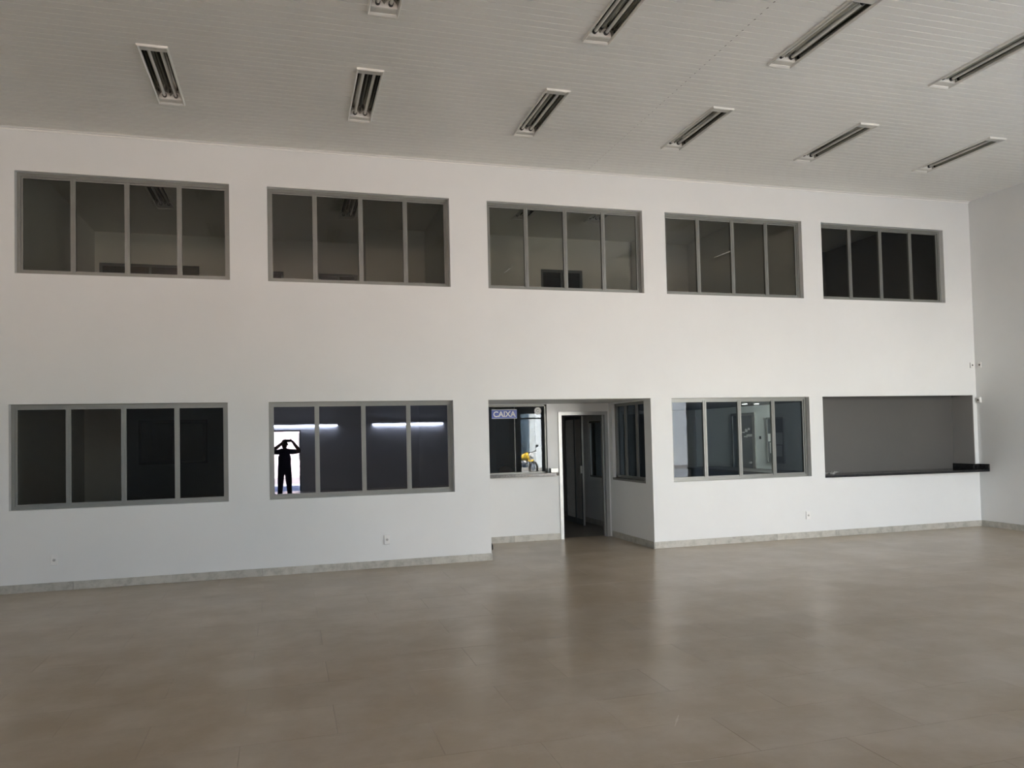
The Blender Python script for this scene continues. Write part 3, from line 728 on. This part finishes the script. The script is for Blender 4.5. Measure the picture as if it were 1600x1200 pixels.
for (a, b2, c, d) in ((0.05, 0.30, 0.38, 0.62), (0.31, 0.53, 0.44, 0.60), (0.30, 0.48, 0.20, 0.42), (0.08, 0.28, 0.14, 0.36)):
    mb = MB(); mb.box(-0.034, -0.031, a, b2, c, d); mb.build('paper', M['paper'], nb)
t = empty('wall_switch', (XO, 14.30, 1.55), label='tiny dark switch on the white office wall beside its door', cat='switch')
mb = MB(); mb.box(-0.012, 0, -0.03, 0.03, -0.03, 0.03); mb.build('cover_plate', M['leafgrey'], t); mb = MB(); mb.box(-0.016, -0.012, -0.012, 0.012, -0.018, 0.018); mb.build('rocker', M['black'], t)
ds = empty('office_counter', (8.70, 12.6, 0), label='low dark counter along the white wall inside the office', cat='counter')
bx('body', M['leafgrey'], ds, 0.08, 0.78, 0, 3.4, 0.001, 0.86); bx('worktop', M['grey'], ds, 0, 0.79, -0.02, 3.42, 0.86, 0.90)
for i, (x, yy) in enumerate(((8.53, 13.35), (8.80, 13.35))):
    t = empty('downlight', (x, yy, OZ), label='lit round downlight in the office ceiling, %s of the pair over the door' % ['left', 'right'][i], cat='downlight', group='office downlights')
    mb = MB(); mb.cyl((0, 0, -0.004), 'z', 0.055, 0.008, 20); mb.build('rim', M['white'], t)
    mb = MB(); mb.cyl((0, 0, -0.010), 'z', 0.042, 0.004, 20); mb.build('diffuser', M['down'], t)
t = empty('led_batten', (8.45, 11.20, OZ), label='added unseen light on the office ceiling, hidden behind the hatch', cat='batten light')  # light added out of view to brighten the white office wall
mb = MB(); mb.box(0, 0.95, -0.03, 0.03, -0.04, 0); mb.build('housing', M['white'], t)
mb = MB(); mb.cyl((0.475, 0, -0.06), 'x', 0.02, 0.92, 14); mb.build('tube', mat('lit_office_tube', (0.9, 0.9, 0.9), 0.4, emit=((0.92, 1.0, 0.98), 620.0)), t)

# ------------------------------------------------------------------ rear of the hall: openings, glazing bars, LED tubes
for n_, (a, c, lab) in enumerate(((-0.85, 1.645, 'left'), (2.79, 5.29, 'right'))):
    t = empty('led_batten', (a, YB, 2.185), label='lit LED batten on the rear wall, reflected in the %s panes of the mirrored window' % lab, cat='batten light', group='LED battens of the rear wall')
    L = c-a
    mb = MB(); mb.box(0, L, 0, 0.05, 0.02, 0.07); mb.build('housing', M['white'], t)
    mb = MB(); mb.cyl((L/2, 0.05, 0.005), 'x', 0.024, L, 14); mb.build('tube', M['led'], t)
    for e in (0.01, L-0.01):
        mb = MB(); mb.cyl((e, 0.05, 0.005), 'x', 0.028, 0.03, 12); mb.build('end_cap', M['white'], t)
def glazed(name, hx, yw, zbars):
    root = empty(name, (hx[0], yw-0.14, hx[2]), kind='structure'); w, h = hx[1]-hx[0], hx[3]-hx[2]
    mb = MB(); mb.box(0, 0.05, 0, 0.06, 0, h); mb.box(w-0.05, w, 0, 0.06, 0, h); mb.box(0.05, w-0.05, 0, 0.06, h-0.05, h); mb.build('frame', M['frame'], root)
    for z in zbars: mb = MB(); mb.box(0.05, w-0.05, 0.005, 0.055, z-0.02, z+0.02); mb.build('transom', M['frame'], root)
    # sampling portal filling the opening
    la = bpy.data.lights.new('portal', 'AREA'); la.shape = 'RECTANGLE'; la.size = w; la.size_y = h; la.cycles.is_portal = True
    lo = bpy.data.objects.new('portal', la); COL.objects.link(lo); lo.location = ((hx[0]+hx[1])/2, yw-0.23, (hx[2]+hx[3])/2); lo.rotation_euler = (math.radians(90), 0, 0)
glazed('door_3', RH[0], YB, [])
glazed('window_17', RH[1], YB, [])
glazed('window_18', RH[2], YB, [])
glazed('door_4', RS[0], YS, [2.23])
glazed('door_5', RS[1], YS, [])

# ------------------------------------------------------------------ street outside
mb = MB(); mb.box(-40, XS+0.2, -11.0, YB-0.22, -0.25, -0.02); mb.box(XS+0.2, 70, -11.0, YS-0.22, -0.25, -0.02); mb.box(XR+0.2, 70, YS-0.22, 40, -0.25, -0.02)
o = mb.build('ground', M['pave']); o['kind'] = 'structure'
o = bx('street', M['asphalt'], None, -40, 70, -60, -11.0, -0.35, -0.12); o['kind'] = 'structure'
def house(name, x0, x1, y1, h, m, label, wins):
    t = empty(name, (x0, y1, -0.12), label=label, cat='building'); w = x1-x0
    mb = MB(); mb.box(0, w, -8, 0, 0, h); mb.build('walls', m, t)
    mb = MB(); mb.box(-0.2, w+0.2, -8.2, 0.25, h, h+0.25); mb.build('roof', M['pave'], t)
    for (a, z, ww, hh) in wins:
        f = MB(); f.box(a, a+ww, 0, 0.04, z, z+hh); f = f.build('window', M['frame'], t)
        g = MB(); g.box(a+0.06, a+ww-0.06, 0.04, 0.05, z+0.06, z+hh-0.06); g.build('pane', M['leafgrey'], f)
house('street_house', 13.2, 24, -17, 6.5, M['facade'], 'pale two-storey house across the street, right of the open sky', [(0.8, 0.8, 1.2, 1.4), (3.0, 0.8, 1.2, 1.4), (0.8, 3.8, 1.2, 1.2), (3.0, 3.8, 1.2, 1.2)])
house('street_house', -16, 3.5, -19, 5.0, M['pink'], 'pink house across the street behind the photographer', [(12, 0.9, 1.5, 1.3), (16.5, 0.9, 1.5, 1.3), (8, 0.9, 1.5, 1.3)])

house('street_house', 4.1, 12.2, -17, 6.0, M['facade'], 'pale house added across the street to bounce sunlight, left of the strip of open sky', [(1.0, 0.9, 1.4, 1.3), (3.6, 0.9, 1.4, 1.3), (6.2, 0.9, 1.4, 1.3)])  # added to bounce more daylight onto the front wall's right end

# yellow motorcycle parked outside the glazed opening
mc = empty('motorcycle', (9.75, -7.9, -0.02), label='yellow motorcycle parked outside, reflected in the cashier window', cat='motorcycle'); mc.rotation_euler = (0, 0, math.radians(70))
for xw in (-0.65, 0.65):
    mb = MB(); mb.torus((xw, 0, 0.31), 'y', 0.26, 0.05); w_ = mb.build('wheel', M['rubber'], mc, smooth=True)
    mb = MB(); mb.cyl((xw, 0, 0.31), 'y', 0.05, 0.12, 12)
    for k in range(6):
        a = math.pi*k/3; mb.tube([(xw, 0, 0.31), (xw+0.24*math.cos(a), 0, 0.31+0.24*math.sin(a))], 0.012, 6)
    mb.build('hub', M['steel'], w_)
mb = MB(); mb.tube([(0.65, 0.06, 0.31), (0.42, 0.06, 0.95)], 0.025); mb.tube([(0.65, -0.06, 0.31), (0.42, -0.06, 0.95)], 0.025); mb.build('fork', M['steel'], mc)
mb = MB(); mb.tube([(0.42, -0.36, 1.03), (0.44, -0.1, 0.98), (0.44, 0.1, 0.98), (0.42, 0.36, 1.03)], 0.016); mb.build('handlebar', M['black'], mc)
for s in (-1, 1):
    mb = MB(); mb.tube([(0.42, s*0.28, 1.02), (0.40, s*0.38, 1.22)], 0.008); mb.cyl((0.40, s*0.40, 1.25), 'x', 0.06, 0.03, 14); mb.build('mirror', M['black'], mc)
mb = MB(); mb.tube([(0.46, 0, 0.80), (0.25, 0, 0.82), (0.0, 0, 0.78), (-0.12, 0, 0.72)], [0.08, 0.16, 0.14, 0.07], 12); mb.build('fuel_tank', M['yellow'], mc, smooth=True)
mb = MB(); mb.tube([(-0.05, 0, 0.76), (-0.35, 0, 0.78), (-0.75, 0, 0.86)], [0.09, 0.12, 0.07], 10); mb.build('seat', M['black'], mc, smooth=True)
mb = MB(); mb.tube([(0.15, 0, 0.35), (0.1, 0, 0.55), (-0.1, 0, 0.55)], [0.12, 0.16, 0.12], 10); mb.build('engine', M['steel'], mc, smooth=True)
mb = MB(); mb.tube([(0.65, 0, 0.64), (0.45, 0, 0.60), (0.35, 0, 0.64)], [0.05, 0.06, 0.05], 8); mb.tube([(0.40, 0, 0.72), (0.05, 0, 0.55), (-0.65, 0, 0.31)], 0.035, 8); mb.tube([(-0.75, 0, 0.80), (-0.95, 0, 0.66)], [0.07, 0.05], 8); mb.build('frame_and_fairing', M['yellow'], mc, smooth=True)
mb = MB(); mb.cyl((0.52, 0, 0.88), 'x', 0.085, 0.12, 16); mb.build('headlight', M['white'], mc)

# ------------------------------------------------------------------ the photographer, seen only mirrored in the film-coated window
def person():
    V, E, Rd = [], [], []   # joints, bones, radii
    def add(p, r, par=None):
        V.append(p); Rd.append(r)
        if par is not None: E.append((par, len(V)-1))
        return len(V)-1
    cx, cy_ = -0.09, -0.42
    pel = add((cx, cy_, 0.95), (0.175, 0.12))
    bel = add((cx, cy_, 1.10), (0.17, 0.12), pel)
    che = add((cx, cy_, 1.30), (0.19, 0.12), bel)
    nb_ = add((cx, cy_, 1.44), (0.10, 0.075), che)
    nk = add((cx, cy_+0.015, 1.50), (0.052, 0.052), nb_)
    hd = add((cx, cy_+0.03, 1.57), (0.078, 0.092), nk)
    ht = add((cx, cy_+0.03, 1.66), (0.072, 0.085), hd)
    for s in (-1, 1):
        sh = add((cx+s*0.19, cy_, 1.41), (0.075, 0.075), nb_)
        el = add((cx+s*0.335+(0.06 if s > 0 else 0), cy_+0.14, 1.42), (0.058, 0.058), sh)
        wr = add((s*0.135, -0.10, 1.66), (0.036, 0.034), el)
        pm = add((s*0.105, -0.055, 1.70), (0.030, 0.018), wr)
        for k in range(4):
            f1 = add((s*(0.088-0.004*k), -0.040, 1.745-0.019*k), (0.0085, 0.0085), pm)
            f2 = add((s*(0.070-0.003*k), -0.024, 1.750-0.020*k), (0.008, 0.008), f1)
            add((s*(0.052+0.004*k), -0.016, 1.748-0.020*k), (0.0075, 0.0075), f2)
        t1 = add((s*0.092, -0.060, 1.675), (0.010, 0.010), pm); add((s*0.062, -0.052, 1.690), (0.008, 0.008), t1)
        hp = add((cx+s*0.09, cy_, 0.88), (0.105, 0.105), pel)
        kn = add((cx+s*0.115, cy_+0.01, 0.48), (0.075, 0.075), hp)
        an = add((cx+s*0.13, cy_-0.02, 0.10), (0.052, 0.055), kn)
        he = add((cx+s*0.13, cy_-0.03, 0.045), (0.040, 0.042), an)
        add((cx+s*0.15, cy_+0.15, 0.035), (0.042, 0.030), he)
    me = bpy.data.meshes.new('body'); me.from_pydata(V, E, [])
    ob = bpy.data.objects.new('body', me); COL.objects.link(ob)
    md = ob.modifiers.new('skin', 'SKIN'); md.use_smooth_shade = True
    for i, sv in enumerate(me.skin_vertices[0].data): sv.radius = Rd[i]; sv.use_root = (i == 0)
    sd = ob.modifiers.new('sub', 'SUBSURF'); sd.levels = 2; sd.render_levels = 2
    dg = bpy.context.evaluated_depsgraph_get(); dg.update()
    fm = bpy.data.meshes.new_from_object(ob.evaluated_get(dg)); bpy.data.objects.remove(ob)
    fm.materials.clear()
    for m in ('skin', 'shirt', 'trousers', 'black'): fm.materials.append(M[m])
    for p in fm.polygons:
        c = p.center; dx = abs(c.x-cx); p.use_smooth = True
        if c.z < 0.10: p.material_index = 3
        elif c.z < 0.97: p.material_index = 2
        elif c.z < 1.475 and dx < 0.30: p.material_index = 1
        else: p.material_index = 0
    root = empty('person', (cx, cy_, 0), label='person in dark clothes holding up a phone, mirrored in the film-coated window', cat='person')
    b = bpy.data.objects.new('body', fm); COL.objects.link(b); b.parent = root; b.location = (-cx, -cy_, 0)
    mb = MB()   # hair cap
    n, mlat = 18, 7
    for i in range(mlat+1):
        th = math.pi/2*1.15*i/mlat
        for k in range(n):
            a = 2*math.pi*k/n; front = 0.72 if math.sin(a) > 0.2 else 1.0
            t_ = th*front
            mb.v.append((0.086*math.sin(t_)*math.cos(a), 0.02+0.102*math.sin(t_)*math.sin(a), 1.615+0.135*math.cos(t_)))
    for i in range(mlat):
        for k in range(n): mb.f.append((i*n+k, i*n+(k+1) % n, (i+1)*n+(k+1) % n, (i+1)*n+k)); mb.m.append(0)
    mb.build('hair', M['hair'], root, fix=False, smooth=True)
    mb = MB()
    mb.prism([(-0.012, 1.585), (0.012, 1.585), (0.006, 1.62), (-0.006, 1.62)], 'y', 0.10, 0.138); mb.build('nose', M['skin'], root)
    mb = MB(); mb.box(-0.024, 0.024, 0.108, 0.122, 1.552, 1.562); mb.build('mouth', mat('lips', (0.3, 0.12, 0.1), 0.6), root)
    for s in (-1, 1):
        mb = MB(); mb.cyl((s*0.032, 0.117, 1.628), 'y', 0.011, 0.012, 10); mb.build('eye', M['white'], root)
        mb = MB(); mb.cyl((s*0.088, 0.02, 1.61), 'x', 0.028, 0.018, 10); mb.build('ear', M['skin'], root)
    ph = empty('phone', (0, -0.004, 1.71), label='dark phone held up in both hands, mirrored in the window', cat='phone')
    mb = MB(); mb.box(-0.08, 0.08, -0.009, 0, -0.037, 0.037); mb.build('case', M['black'], ph, bevel=0.003)
    mb = MB(); mb.box(-0.072, 0.072, -0.0105, -0.0092, -0.032, 0.032); mb.build('screen', M['leafgrey'], ph)
person()
